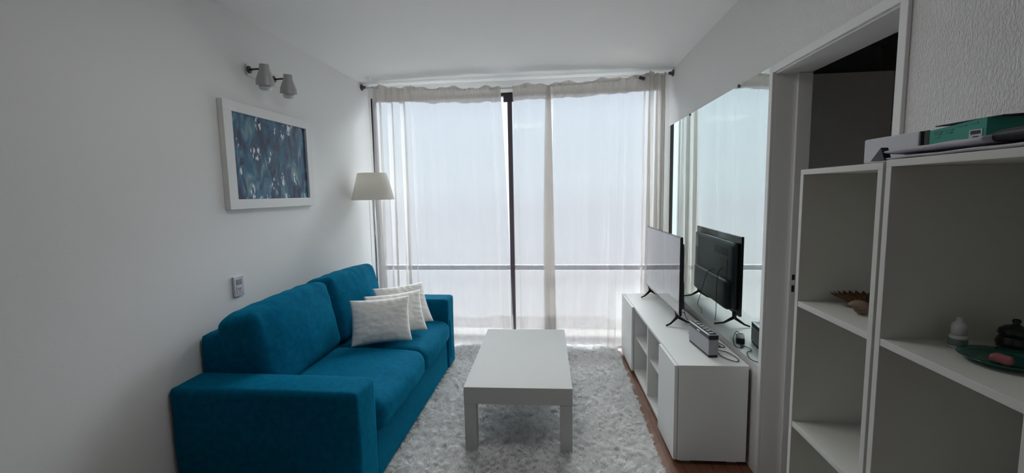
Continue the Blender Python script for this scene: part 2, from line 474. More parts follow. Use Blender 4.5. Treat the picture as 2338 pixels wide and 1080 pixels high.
# ------------------------------------------------------------------ inner room: wardrobe and stored boxes
def wardrobe():
    x0, x1, y0, y1, zt = 1.13, 1.675, 2.35, 2.9, 1.965
    w = empty('wardrobe', (x0, y0, 0))
    tag(w, 'grey wardrobe in the unlit room behind the doorway', 'wardrobe')
    box('body', M_wardrobe, (0, x1 - x0, 0.02, y1 - y0, 0.0, zt - 0.002), w, bev=0.002)
    box('door', M_wardrobe, (0.0, x1 - x0 - 0.045, 0.0, 0.018, 0.04, zt), w, bev=0.002)
    box('side_strip', M_wardrobe, (x1 - x0 - 0.04, x1 - x0, -0.002, 0.018, 0.0, zt), w, bev=0.002)
    tag(box('storage_box', M_storage_dark, (1.24, 1.60, 2.40, 2.75, zt + 0.001, 2.10), bev=0.004), 'dark storage box lying flat on top of the wardrobe', 'box')
    tag(box('storage_bag', M_storage_dark, (1.36, 1.66, 2.42, 2.75, 2.101, 2.26), bev=0.02), 'dark bundle stacked on the storage box above the wardrobe', 'bag')
wardrobe()

# ------------------------------------------------------------------ mirror
def mirror():
    mroot = empty('wall_mirror', (XR, 3.0, 0.556))
    tag(mroot, 'large frameless wall mirror behind the television', 'mirror')
    y0, y1, z0, z1 = 2.112, 3.91, 0.556, 1.947
    box('glass', M_mirror, (-0.006, -0.001, y0 - 3, y1 - 3, 0, z1 - z0), mroot)
    box('edge_strip', M_black, (-0.0075, -0.001, y0 - 3 - 0.004, y0 - 3 , 0, z1 - z0), mroot)
    for y in (2.45, 3.3): box('clip', M_steel_dark, (-0.012, -0.0062, y - 3 - 0.008, y - 3 + 0.008, z1 - z0 - 0.012, z1 - z0 + 0.006), mroot, bev=0.002)
mirror()

# ------------------------------------------------------------------ curtains and rod
RY = 3.80
def rod_z(x):
    t = (x - (-0.39)) / 1.34
    return 2.365 - 0.062 * (1 - t * t) if abs(t) < 1 else 2.365
def rod():
    r = empty('curtain_rod', (XL, RY, 2.365))
    tag(r, 'thin sagging curtain rod running from the left wall to the right wall', 'curtain rod')
    off = Vector((XL, RY, 2.365))
    bm = bmesh.new()
    tube(bm, [Vector((x, RY, rod_z(x))) - off for x in np.linspace(XL + 0.012, XR - 0.012, 30)], 0.008, 12)
    link_mesh('rod', bm, M_plate, r, True)
    for x, s in ((XL, 1), (XR, -1)):
        bm = bmesh.new()
        tube(bm, [Vector((x + s * a, RY, 2.365)) - off for a in (0.0, 0.010, 0.010, 0.014, 0.03, 0.04)], [0.026, 0.026, 0.02, 0.015, 0.013, 0.011], 20)
        link_mesh('end_socket', bm, M_steel_dark, r, True)
    bm = bmesh.new()
    x = 0.70
    tube(bm, [Vector((x, RY + 0.12, 2.345)) - off, Vector((x, RY + 0.0, 2.345)) - off], 0.006, 8)
    tube(bm, [Vector((x - 0.02, RY - 0.012, 2.34)) - off, Vector((x + 0.025, RY - 0.012, 2.325)) - off], 0.014, 10)
    link_mesh('middle_bracket', bm, M_steel_dark, r, True)
rod()

def curtain(name, label, xtop, xbot, gathers, y_off=0.0, zbot=0.02, seed=0, amp=0.016, raise_top=0.0, edgefn=None, group=None, side_hem=None):
    """xtop/xbot: (x0,x1) at the rod and at the hem; gathers: list of (t0,t1,amp,waves)"""
    root = empty(name, ((xtop[0] + xtop[1]) / 2, RY + y_off, 0))
    tag(root, label, 'curtain', group)
    ox, oy = root.location.x, root.location.y
    rs = random.Random(seed)
    ph = [rs.uniform(0, 6.28) for _ in range(12)]
    nu, nv = 420, 90
    W = abs(xtop[1] - xtop[0])
    def pos(t, s, extra=0.0):
        # s: 0 at top, 1 at bottom
        k = s ** 0.8
        xa = xtop[0] + (xtop[1] - xtop[0]) * t
        xb = xbot[0] + (xbot[1] - xbot[0]) * t
        x = xa * (1 - k) + xb * k
        X0 = xa
        y = amp * (0.9 * math.sin(X0 * 23 + ph[0] + 0.6 * s) + 0.6 * math.sin(X0 * 41 + ph[1] - 0.8 * s) + 0.35 * math.sin(X0 * 67 + ph[2])) * (0.45 + 0.9 * s)
        for (t0, t1, ga, wv) in gathers:
            if t0 < t < t1:
                tt = (t - t0) / (t1 - t0)
                env = min(1, math.sin(PI * tt) * 2.2)
                y += ga * env * math.sin(2 * PI * wv * tt + 0.9 * math.sin(3 * s + ph[4])) * (0.75 + 0.35 * s)
                x += ga * 0.78 * env * math.sin(4 * PI * wv * tt + ph[5]) * (0.5 + 0.5 * s)
        ruff = max(0.0, 1 - s / 0.035)
        zt = rod_z(max(XL, min(XR, xa))) + 0.012 + raise_top
        top_dip = 0.010 * math.sin(X0 * 19 + ph[6]) + 0.007 * math.sin(X0 * 47 + ph[7])
        y += (0.004 * math.sin(X0 * 300 + ph[8]) + 0.003 * math.sin(X0 * 170 + ph[9])) * max(0.0, 1 - s / 0.06)
        zb = zbot + 0.012 * math.sin(X0 * 9 + ph[10]) + 0.006 * math.sin(X0 * 21 + ph[11])
        z = zt + top_dip * max(0.0, 1 - s / 0.1) + (zb - zt) * s
        # keep clear of the rod: the top band wraps in front of it
        y -= 0.016 * max(0.0, 1 - s / 0.12)
        if edgefn: x += edgefn(t, s)
        return x - ox, y + extra, z
    def sheet(bm, s0, s1, nvv, extra, t0=0.0, t1=1.0):
        g = []
        for j in range(nvv + 1):
            s = s0 + (s1 - s0) * j / nvv
            g.append([bm.verts.new(pos(t0 + (t1 - t0) * i / nu, s, extra)) for i in range(nu + 1)])
        for j in range(nvv):
            for i in range(nu):
                bm.faces.new((g[j][i], g[j][i + 1], g[j + 1][i + 1], g[j + 1][i]))
    bm = bmesh.new(); sheet(bm, 0.0, 1.0, nv, 0.0)
    cl = link_mesh('cloth', bm, M_curtain, root, True)
    bm = bmesh.new(); sheet(bm, 0.0, 0.055, 8, 0.0035)
    link_mesh('heading_band', bm, M_curtain_tape, root, True)
    bm = bmesh.new(); sheet(bm, 0.885, 0.995, 8, 0.0035)
    link_mesh('hem', bm, M_curtain_hem, root, True)
    if side_hem:      # cloth folded back along the right-hand edge, wider towards the floor
        for ex in (0.004,):
            bm = bmesh.new(); nn = 60; g = []
            for j in range(nv + 1):
                s_ = j / nv
                t0 = side_hem[0] + (side_hem[1] - side_hem[0]) * min(1, s_ * 1.6) ** 0.6
                g.append([bm.verts.new(pos(t0 + (1 - t0) * i / nn, s_, ex)) for i in range(nn + 1)])
            for j in range(nv):
                for i in range(nn): bm.faces.new((g[j][i], g[j][i + 1], g[j + 1][i + 1], g[j + 1][i]))
            link_mesh('side_hem', bm, M_curtain_tape, root, True)
    return root

curtain('curtain', 'white sheer curtain hanging on the left half of the window', (-1.630, -0.485), (-1.665, -0.405),
        [(0.0, 0.33, 0.036, 3.5), (0.45, 0.62, 0.010, 1.0), (0.90, 1.0, 0.016, 1.0)], seed=3, zbot=0.03)
curtain('curtain', 'narrow white sheer curtain just right of the dark window mullion', (-0.375, -0.055), (-0.385, -0.02),
        [(0.0, 0.2, 0.012, 1.0)], seed=8, side_hem=(0.90, 0.72), y_off=-0.012, zbot=0.035, raise_top=0.004)
curtain('curtain', 'wide white sheer curtain on the right, bunched beside the mirror', (-0.075, 0.895), (-0.145, 0.895),
        [(0.0, 0.07, 0.010, 1.0), (0.52, 0.70, 0.018, 1.5), (0.82, 1.0, 0.040, 3.0)], seed=5, y_off=0.012, zbot=0.03, raise_top=0.006)

# ------------------------------------------------------------------ rug
def rug():
    RX0, RX1, RY0, RY1 = -0.985, 0.515, 1.0, 3.87
    root = empty('shag_rug', ((RX0 + RX1) / 2, (RY0 + RY1) / 2, 0.0), 0.0)
    tag(root, 'white shaggy rug under the coffee table and sofa front', 'rug')
    cx, cy = root.location.x, root.location.y
    box('backing', M_rug_back, (RX0 - cx, RX1 - cx, RY0 - cy, RY1 - cy, 0.001, 0.012), root)
    N = 170000
    x = rng.uniform(RX0, RX1, N); y = rng.uniform(RY0, RY1, N)
    # clumps of pile leaning together
    lean = np.zeros(N); ln = np.zeros(N)
    gx, gy = 0.024, 0.024
    ci = (np.floor(x / gx + 0.4 * np.sin(y * 31)).astype(int) * 7919 + np.floor(y / gy + 0.4 * np.sin(x * 27)).astype(int) * 104729) % 4096
    ang_t = rng.uniform(0, 2 * PI, 4096); len_t = rng.uniform(0.6, 1.3, 4096); lean_t = rng.uniform(0.35, 0.95, 4096)
    ang = ang_t[ci] + rng.normal(0, 0.45, N)
    L = 0.030 * len_t[ci] * rng.uniform(0.8, 1.25, N)
    le = lean_t[ci]
    hx, hy = np.cos(ang), np.sin(ang)
    wd = 0.0013
    px_, py_ = -hy * wd, hx * wd
    verts = np.zeros((N, 7, 3))
    for k, (t, w) in enumerate(((0.0, 1.0), (0.45, 0.9), (0.8, 0.6))):
        ox = hx * L * le * t ** 1.5; oy = hy * L * le * t ** 1.5
        oz = L * np.sqrt(np.clip(1 - (le * 0.8) ** 2, 0.1, 1)) * (t - 0.30 * t * t)
        verts[:, 2 * k, 0] = x + ox - px_ * w; verts[:, 2 * k, 1] = y + oy - py_ * w; verts[:, 2 * k, 2] = 0.010 + oz
        verts[:, 2 * k + 1, 0] = x + ox + px_ * w; verts[:, 2 * k + 1, 1] = y + oy + py_ * w; verts[:, 2 * k + 1, 2] = 0.010 + oz
    verts[:, 6, 0] = x + hx * L * le; verts[:, 6, 1] = y + hy * L * le
    verts[:, 6, 2] = 0.010 + L * np.sqrt(np.clip(1 - (le * 0.8) ** 2, 0.1, 1)) * 0.66
    verts[:, :, 0] -= cx; verts[:, :, 1] -= cy
    # keep pile out of the sofa base and the cabinet
    base = (np.arange(N) * 7)[:, None]
    quads = np.concatenate([base + np.array([0, 1, 3, 2]), base + np.array([2, 3, 5, 4])], axis=1).reshape(-1, 4)
    tris = base + np.array([4, 5, 6])
    me = bpy.data.meshes.new('pile')
    me.vertices.add(N * 7); me.vertices.foreach_set('co', verts.reshape(-1))
    loops = np.concatenate([quads.reshape(-1), tris.reshape(-1)])
    me.loops.add(len(loops)); me.loops.foreach_set('vertex_index', loops.astype(np.int32))
    nf = len(quads) + len(tris)
    me.polygons.add(nf)
    starts = np.concatenate([np.arange(len(quads)) * 4, len(quads) * 4 + np.arange(len(tris)) * 3])
    me.polygons.foreach_set('loop_start', starts.astype(np.int32))
    me.update(calc_edges=True); me.validate()
    me.materials.append(M_pile)
    o = bpy.data.objects.new('pile', me); COL.objects.link(o); o.parent = root
    o['kind'] = 'stuff'
rug()

# ------------------------------------------------------------------ coffee table
def table():
    x0, x1, y0, y1, th = -0.523, 0.056, 2.1845, 3.173, 0.3804
    cx, cy = (x0 + x1) / 2, (y0 + y1) / 2
    t = empty('coffee_table', (cx, cy, 0.012), 0.0266)
    tag(t, 'low white rectangular coffee table standing on the shaggy rug', 'table')
    hx, hy = (x1 - x0) / 2, (y1 - y0) / 2
    th -= 0.012
    box('tabletop', M_table, (-hx, hx, -hy, hy, th - 0.093, th), t, bev=0.0015)
    lw = 0.064
    for sx in (-1, 1):
        for sy in (-1, 1):
            a, b = sorted((sx * (hx - 0.001), sx * (hx - 0.001 - lw))); c, d = sorted((sy * (hy - 0.001), sy * (hy - 0.001 - lw)))
            box('leg', M_table, (a, b, c, d, 0.0, th - 0.094), t, bev=0.0015)
table()

# ------------------------------------------------------------------ sofa
SF = -0.85            # arm front
def sofa():
    yn, yf = 1.66, 3.415
    s = empty('sofa', (-1.28, (yn + yf) / 2, 0.0))
    tag(s, 'teal blue fabric two-seat sofa against the left wall', 'sofa')
    o = Vector((-1.28, (yn + yf) / 2, 0))
    def R(name, x0, x1, y0, y1, z0, z1, r, bulge=(0, 0, 0), nz=0.0, n=16, seed=0, fn=None, nfreq=6.0, T=None):
        bm = bmesh.new()
        c = Vector(((x0 + x1) / 2, (y0 + y1) / 2, (z0 + z1) / 2)) - o
        TT = Matrix.Translation(c) @ (T if T is not None else Matrix.Identity(4))
        rbox(bm, (x1 - x0) / 2, (y1 - y0) / 2, (z1 - z0) / 2, r, n, bulge, nz, nfreq, seed, fn, TT)
        return link_mesh(name, bm, M_sofa, s, True)
    xw = XL + 0.008
    R('arm', xw, SF, yn, yn + 0.19, 0.03, 0.578, 0.022, nz=0.003, seed=1, bulge=(0.004, 0.0, 0.006), n=20)
    R('arm', xw, SF - 0.01, yf - 0.19, yf, 0.03, 0.590, 0.022, nz=0.003, seed=2, n=20)
    R('back_frame', xw, -1.53, yn + 0.19, yf - 0.19, 0.05, 0.755, 0.022, nz=0.003, seed=3)
    R('base', -1.53, -0.872, yn + 0.19, yf - 0.19, 0.03, 0.305, 0.012, nz=0.003, seed=4)
    ym = 2.555
    # seat cushions
    def droop(p, un):
        f = max(0, un.x) ** 3
        p.z -= 0.018 * f
        return p
    R('seat_cushion', -1.52, -0.835, yn + 0.195, ym - 0.002, 0.295, 0.455, 0.05, bulge=(0.02, 0.0, 0.030), nz=0.009, seed=5, fn=droop, n=22, nfreq=5)
    R('seat_cushion', -1.52, -0.845, ym + 0.002, yf - 0.195, 0.285, 0.440, 0.05, bulge=(0.018, 0.0, 0.032), nz=0.008, seed=6, fn=droop, n=22, nfreq=5)
    # back cushions, leaning on the back frame
    def puff(p, un):
        # gathered creases along the upper edge
        k = max(0, un.z) ** 3
        p.x += 0.004 * k * math.sin(p.y * 62 + 2 * math.sin(p.y * 17)) * (1 if un.x > -0.5 else 0.3)
        p.z += 0.002 * k * math.sin(p.y * 48 + 1)
        # slumped corners
        p.z -= 0.006 * (abs(un.y) ** 6) * max(0, un.z)
        return p
    for (a, b, zc, sd, lean, rx) in ((yn + 0.185, ym - 0.01, 0.655, 7, 0.20, 0.035), (ym - 0.0, yf - 0.185, 0.665, 8, 0.19, -0.02)):
        TT = Matrix.Rotation(-lean, 4, 'Y') @ Matrix.Rotation(rx, 4, 'X')
        R('back_cushion', -1.60, -1.40, a, b, zc - 0.215, zc + 0.215, 0.045, bulge=(0.045, 0.0, 0.006), nz=0.008, seed=sd, fn=puff, n=34, nfreq=5, T=TT)
    # dark ribbon loop at the front of the far arm
    bm = bmesh.new()
    tube(bm, [Vector(p) - o for p in ((-0.852, yf - 0.175, 0.42), (-0.850, yf - 0.172, 0.30), (-0.850, yf - 0.17, 0.12))], 0.004, 8)
    link_mesh('zip_tape', bm, M_sofa, s, True)
    for x in (-1.62, -0.95):
        for y in (yn + 0.1, yf - 0.1):
            box('foot', M_black, (x - 0.025 + 1.28, x + 0.025 + 1.28, y - 0.025 - o.y, y + 0.025 - o.y, 0.0, 0.035), s)
sofa()

# ------------------------------------------------------------------ throw pillows
def pillow(label, c, w, h, t, rz, lean, roll, seed):
    root = empty('throw_pillow', c); root.rotation_euler = (0, 0, rz)
    tag(root, label, 'pillow', 'white throw pillows on the sofa')
    bm = bmesh.new(); n = 44
    T = Matrix.Rotation(-lean, 4, 'X') @ Matrix.Rotation(roll, 4, 'Y')
    zmin = 1e9
    grids = []
    for side in (-1, 1):
        g = []
        for j in range(n + 1):
            row = []
            for i in range(n + 1):
                u, v = 2 * i / n - 1, 2 * j / n - 1
                # pulled-in sides, pointed corners
                px = u * w / 2 * (1 - 0.07 * (1 - v * v)); pz = v * h / 2 * (1 - 0.07 * (1 - u * u))
                e_ = (max(0, 1 - abs(u) ** 2.4) * max(0, 1 - abs(v) ** 2.4)) ** 0.55
                py = side * t / 2 * e_
                edge = (1 - e_)
                wr = 0.006 * e_ * (mnoise.noise(Vector((u * 3 + seed, v * 4, side * 2))) + 0.6 * mnoise.noise(Vector((u * 7 + seed, v * 9, side * 2))))
                wr += 0.004 * math.sin(v * 26 + 3 * u) * max(0, abs(u) - 0.55) * e_ * 2 + 0.004 * math.sin(u * 24 + 3 * v) * max(0, abs(v) - 0.55) * e_ * 2
                p = T @ Vector((px, py + wr, pz))
                row.append(p); zmin = min(zmin, p.z)
            g.append(row)
        grids.append(g)
    vg = []
    for si, g in enumerate(grids):
        vv = [[None] * (n + 1) for _ in range(n + 1)]
        for j in range(n + 1):
            for i in range(n + 1):
                if si == 1 and (i in (0, n) or j in (0, n)): vv[j][i] = vg[0][j][i]
                else: vv[j][i] = bm.verts.new(g[j][i] - Vector((0, 0, zmin)))
        vg.append(vv)
        for j in range(n):
            for i in range(n):
                q = (vv[j][i], vv[j][i + 1], vv[j + 1][i + 1], vv[j + 1][i])
                bm.faces.new(q if si == 0 else q[::-1])
    link_mesh('cover', bm, M_pillow, root, True)
pillow('white throw pillow nearest the camera, frontmost of three on the sofa', (-1.140, 2.615, 0.470), 0.375, 0.295, 0.12, 0.42, 0.42, 0.0, 1)
pillow('white throw pillow in the middle, between the front and back pillows', (-1.110, 2.800, 0.470), 0.39, 0.295, 0.11, 0.62, 0.50, 0.0, 2)
pillow('white throw pillow at the back, nearest the far arm of the sofa', (-1.130, 3.000, 0.470), 0.385, 0.325, 0.10, 0.72, 0.60, 0.0, 3)

# ------------------------------------------------------------------ television cabinet
CX0, CX1, CY0, CY1, CH = 0.5616, 0.925, 2.1848, 3.743, 0.528
def cabinet():
    rot = 0.0242
    cy = (CY0 + CY1) / 2
    c = empty('tv_cabinet', (CX1, cy, 0.0), rot)
    tag(c, 'long low white television cabinet with two doors and open shelves', 'cabinet')
    D_, L = CX1 - CX0, (CY1 - CY0) / 2
    xf = -D_ + 0.020                      # carcass front
    zb = 0.022
    bm = bmesh.new()
    T_ = 0.018
    bx(bm, xf, 0, -L, L, CH - T_, CH, bev=0.001)
    link_mesh('top_panel', bm, M_lam, c)
    for y in (-L, L - T_): box('side_panel', M_lam, (xf, -0.004, y, y + T_, zb, CH - T_), c, bev=0.001)
    box('bottom_panel', M_lam, (xf, -0.004, -L + T_, L - T_, zb, zb + T_), c)
    ya, yb = 2.50 - cy, 3.30 - cy         # doors end here
    ym = 2.865 - cy
    box('divider', M_lam, (xf, -0.006, ya - 0.02, ya - 0.002, zb + T_, CH - T_), c)
    box('divider', M_lam, (xf, -0.006, ym - 0.009, ym + 0.009, zb + T_, CH - T_), c)
    box('divider', M_lam, (xf, -0.006, yb + 0.002, yb + 0.02, zb + T_, CH - T_), c)
    for a, b in ((ya, ym - 0.009), (ym + 0.009, yb)):
        box('shelf', M_lam, (xf + 0.015, -0.006, a, b, 0.285, 0.30), c)
    box('back_panel', M_backboard, (-0.004, 0.0, -L, L, zb, CH - T_ ), c)
    box('door', M_lam, (-D_, -D_ + 0.017, -L, ya, zb + 0.003, CH - 0.001), c, bev=0.001)
    box('door', M_lam, (-D_, -D_ + 0.017, yb, L, zb + 0.003, CH - 0.001), c, bev=0.001)
    for x in (xf + 0.05, -0.06):
        for y in (-L + 0.05, 0, L - 0.05):
            box('foot', M_plate, (x - 0.025, x + 0.025, y - 0.02, y + 0.02, 0.0, zb), c)
cabinet()

# ------------------------------------------------------------------ television
def tv():
    p0, p1 = Vector((0.768, 2.778, 0)), Vector((0.748, 3.705, 0))
    L = (p1 - p0).length; mid = (p0 + p1) / 2
    ang = math.atan2(p1.y - p0.y, p1.x - p0.x) - PI / 2
    t = empty('television', (mid.x, mid.y, CH + 0.001), ang)
    tag(t, 'black flat-screen television on the white cabinet in front of the mirror', 'television')
    z0, z1 = 0.078, 0.583
    h = L / 2
    # local: -x is the screen side, +x the back
    box('bezel', M_black_gloss, (-0.006, 0.010, -h, h, z0, z1), t, bev=0.003)
    box('screen', M_screen, (-0.0075, -0.0062, -h + 0.007, h - 0.007, z0 + 0.016, z1 - 0.007), t)
    box('brand_bar', M_silver, (-0.0072, -0.0061, -0.02, 0.02, z0 + 0.005, z0 + 0.010), t)
    bm = bmesh.new()
    rbox(bm, 0.012, h - 0.035, 0.215, 0.010, 8, T=Matrix.Translation((0.020, 0, z0 + 0.245)))
    rbox(bm, 0.022, h - 0.10, 0.095, 0.016, 8, T=Matrix.Translation((0.036, 0, z0 + 0.11)))
    link_mesh('back_housing', bm, M_tv_back, t, True)
    boxes('vent_slots', M_black, [(0.0321, 0.0330, -0.30 + i * 0.03, -0.285 + i * 0.03, z0 + 0.36, z0 + 0.41) for i in range(9)], t)
    box('connector_panel', M_black, (0.0315, 0.0335, -0.30, -0.17, z0 + 0.20, z0 + 0.34), t, bev=0.001)
    box('rating_label', M_sticker, (0.0318, 0.0328, h - 0.115, h - 0.055, z0 + 0.345, z0 + 0.425), t)
    for y in (-h + 0.085, h - 0.085):
        bm = bmesh.new()
        tube(bm, [(0.005, y, z0 + 0.01), (0.008, y, 0.045)], [0.016, 0.012], 10)
        tube(bm, [(0.008, y, 0.052), (-0.045, y - 0.03, 0.014), (-0.075, y - 0.045, 0.005)], [0.011, 0.0065, 0.005], 10)
        tube(bm, [(0.008, y, 0.052), (0.07, y + 0.0, 0.016), (0.125, y + 0.015, 0.005)], [0.011, 0.0065, 0.005], 10)
        link_mesh('foot', bm, M_black, t, True)
    cable('power_cord', [(0.030, -0.05, z0 + 0.23), (0.07, -0.02, z0 + 0.20), (0.085, 0.05, z0 + 0.05), (0.09, 0.12, 0.012), (0.10, 0.0, 0.006), (0.13, -0.12, 0.005)], 0.0022, M_black, t)
    cable('antenna_cord', [(0.034, -0.22, z0 + 0.27), (0.075, -0.25, z0 + 0.22), (0.085, -0.27, 0.06), (0.10, -0.30, 0.006)], 0.0020, M_black, t)
tv()

# ------------------------------------------------------------------ speaker, adapter
def speaker():
    p0, p1 = Vector((0.779, 2.285, 0)), Vector((0.752, 2.540, 0))
    L = (p1 - p0).length; ang = math.atan2(p1.y - p0.y, p1.x - p0.x) - PI / 2
    s = empty('bluetooth_speaker', (p0.x, p0.y, CH + 0.001), ang)
    tag(s, 'silver box-shaped speaker with black top on the near end of the cabinet', 'speaker')
    w = 0.052; hz = 0.122
    box('base', M_black, (0.002, w - 0.002, 0.002, L - 0.002, 0, 0.012), s, bev=0.004)
    box('grille', M_silver, (0, w, 0, L, 0.012, hz - 0.026), s, bev=0.004)
    box('top_band', M_black, (0, w, 0, L, hz - 0.026, hz), s, bev=0.005)
    box('top_rim', M_silver, (-0.001, w + 0.001, -0.001, L + 0.001, hz - 0.004, hz + 0.0005), s, bev=0.003)
    box('key_panel', M_black_gloss, (0.007, w - 0.007, 0.008, L - 0.008, hz + 0.0006, hz + 0.002), s)
    for k in range(6):
        y = 0.03 + k * (L - 0.06) / 5
        box('button', M_button, (w / 2 - 0.010, w / 2 + 0.010, y - 0.010, y + 0.010, hz + 0.0021, hz + 0.004), s, bev=0.001)
    box('badge', M_chrome, (-0.0012, -0.0001, L / 2 - 0.018, L / 2 + 0.018, hz - 0.018, hz - 0.010), s)
    z = CH + 0.0055
    a = Vector((p0.x, p0.y, CH + 0.001))
    def loc(x, y, zz): 
        d = Vector((x, y, zz)) - a
        c_, s_ = math.cos(-ang), math.sin(-ang)
        return (d.x * c_ - d.y * s_, d.x * s_ + d.y * c_, d.z)
    cable('charging_cord', [loc(0.835, 2.335, z + 0.02), loc(0.848, 2.31, z), loc(0.866, 2.262, z), loc(0.90, 2.229, z), loc(0.92, 2.275, z), loc(0.90, 2.36, z), loc(0.86, 2.40, z), loc(0.872, 2.46, z), loc(0.895, 2.44, z), loc(0.885, 2.50, z + 0.01)], 0.0022, M_black, s)
speaker()

def adapter():
    z = CH + 0.001
    a = empty('power_adapter', (0.862, 2.545, z), 0.35)
    tag(a, 'black power adapter with cord on the cabinet behind the silver speaker', 'adapter')
    box('case', M_black, (-0.022, 0.022, -0.045, 0.045, 0.0, 0.034), a, bev=0.005)
    box('plug', M_black, (-0.012, 0.012, 0.0451, 0.06, 0.006, 0.026), a, bev=0.002)
    cable('cord', [(0.0, -0.045, 0.015), (-0.01, -0.08, 0.004), (0.005, -0.12, 0.004), (0.025, -0.10, 0.004), (0.034, -0.02, 0.004), (0.03, 0.07, 0.012), (0.015, 0.10, 0.03), (0.0, 0.12, 0.012), (-0.02, 0.15, 0.004)], 0.0022, M_black, a)
adapter()

# ------------------------------------------------------------------ floor lamp
def floor_lamp():
    x, y = -1.548, 3.52
    l = empty('floor_lamp', (x, y, 0.0))
    tag(l, 'slim chrome floor lamp with a white tapered shade in the corner', 'lamp')
    bm = bmesh.new(); lathe(bm, [(0, 0), (0.085, 0), (0.085, 0.012), (0.08, 0.018), (0.02, 0.022), (0.012, 0.04), (0, 0.04)], seg=40)
    link_mesh('base', bm, M_chrome, l, True)
    bm = bmesh.new(); tube(bm, [(0, 0, 0.03), (0, 0, 0.8), (0, 0, 1.49)], 0.009, 14)
    link_mesh('pole', bm, M_chrome, l, True)
    zb, zt, rb, rt_ = 1.372, 1.594, 0.176, 0.118
    cx = 0.0
    bm = bmesh.new()
    lathe(bm, [(rb, zb), (rb - (rb - rt_) * 0.5, (zb + zt) / 2), (rt_, zt), (rt_ - 0.003, zt), (rb - 0.003, zb), (rb, zb)], seg=72)
    link_mesh('lamp_shade', bm, M_shade, l, True)
    bm = bmesh.new()
    for a in range(3):
        t = a * 2 * PI / 3
        tube(bm, [(0.012 * math.cos(t), 0.012 * math.sin(t), 1.50), (rt_ * 0.985 * math.cos(t), rt_ * 0.985 * math.sin(t), zt - 0.012)], 0.0015, 6)
    lathe(bm, [(0.02, 1.44), (0.02, 1.50), (0.0, 1.50)], seg=16)
    link_mesh('shade_carrier', bm, M_chrome, l, True)
    bm = bmesh.new(); bmesh.ops.create_uvsphere(bm, u_segments=20, v_segments=12, radius=0.03, matrix=Matrix.Translation((0, 0, 1.535)))
    link_mesh('bulb', bm, M_bulb, l, True)
    # cord hanging beside the pole
    cable('cord', [(-0.05, 0.03, 1.36), (-0.052, 0.03, 0.9), (-0.05, 0.03, 0.4), (-0.06, 0.04, 0.06), (-0.02, 0.03, 0.02)], 0.002, M_plate, l)
floor_lamp()

# ------------------------------------------------------------------ framed painting
def painting():
    y0, y1, z0, z1 = 2.094, 2.893, 1.349, 1.919
    p = empty('framed_painting', (XL, (y0 + y1) / 2, z0))
    tag(p, 'abstract blue painting with white dabs in a wide white frame', 'painting')
    hy = (y1 - y0) / 2; hz = z1 - z0
    fw, dp = 0.062, 0.032
    boxes('frame', M_frame, [(0.001, dp, -hy, hy, hz - fw * 0.85, hz), (0.001, dp, -hy, hy, 0, fw * 0.85),
                             (0.001, dp, -hy, -hy + fw, fw * 0.85, hz - fw * 0.85), (0.001, dp, hy - fw, hy, fw * 0.85, hz - fw * 0.85)], p, bev=0.0015)
    box('canvas', M_painting, (0.004, 0.018, -hy + fw - 0.001, hy - fw + 0.001, fw * 0.85 - 0.001, hz - fw * 0.85 + 0.001), p)
painting()

# ------------------------------------------------------------------ wall spotlight
def sconce():
    s = empty('wall_spotlight', (XL, 2.44, 2.122))
    tag(s, 'white wall light bar with two grey spot heads above the painting', 'wall lamp')
    box('backplate', M_plate, (0.001, 0.014, -0.115, 0.225, -0.032, 0.032), s, bev=0.004)
    for yy in (2.335, 2.548):
        y = yy - 2.44
        bm = bmesh.new()
        tube(bm, [(0.014, y, 0), (0.020, y, 0)], 0.020, 16)
        tube(bm, [(0.018, y, 0), (0.105, y, 0.002)], 0.0055, 10)
        stem = link_mesh('stem', bm, M_steel_dark, s, True)
        T = Matrix.Translation((0.108, y, 0.004)) @ Matrix.Rotation(0.12, 4, 'Y') @ Matrix.Rotation(0.16, 4, 'X')
        bm = bmesh.new()
        lathe(bm, [(0, 0.022), (0.022, 0.022), (0.0245, 0.018), (0.026, -0.008), (0.034, -0.030), (0.045, -0.062), (0.0475, -0.088), (0.0485, -0.092),
                   (0.046, -0.092), (0.044, -0.062), (0.032, -0.030), (0, -0.025)], seg=36)
        bmesh.ops.transform(bm, matrix=T, verts=bm.verts)
        sh = link_mesh('lamp_head', bm, M_sconce, s, True)
        bm = bmesh.new()
        lathe(bm, [(0.014, -0.03), (0.016, -0.055), (0.030, -0.085), (0.034, -0.100), (0.030, -0.114), (0.016, -0.120), (0, -0.121)], seg=28)
        bmesh.ops.transform(bm, matrix=T, verts=bm.verts)
        link_mesh('bulb', bm, M_bulb, sh, True)
sconce()

# ------------------------------------------------------------------ wall outlet
def outlet():
    y0, y1, z0, z1 = 2.094, 2.167, 0.881, 0.991
    s = empty('wall_outlet', (XL, (y0 + y1) / 2, z0))
    tag(s, 'white wall outlet with a grey switch above the sofa', 'outlet')
    hy = (y1 - y0) / 2; hz = z1 - z0
    box('plate', M_outlet, (0.001, 0.013, -hy, hy, 0, hz), s, bev=0.004, seg=3)
    box('switch', M_outlet_grey, (0.013, 0.0155, -0.018, 0.020, 0.064, 0.092), s, bev=0.0015)
    box('socket', M_outlet, (0.013, 0.015, -0.02, 0.022, 0.016, 0.054), s, bev=0.001)
    bm = bmesh.new()
    for a, z, an in ((-0.008, 0.041, 0.4), (0.008, 0.041, -0.4), (0.0, 0.030, 0)):
        b2 = bmesh.new(); bx(b2, 0.0150, 0.0157, -0.0018, 0.0018, -0.004, 0.004)
        bmesh.ops.transform(b2, matrix=Matrix.Translation((0, a, z)) @ Matrix.Rotation(an, 4, 'X'), verts=b2.verts)
        me = bpy.data.meshes.new('t'); b2.to_mesh(me); b2.free(); bm.from_mesh(me); bpy.data.meshes.remove(me)
    link_mesh('pin_holes', bm, M_dark_hole, s)
outlet()

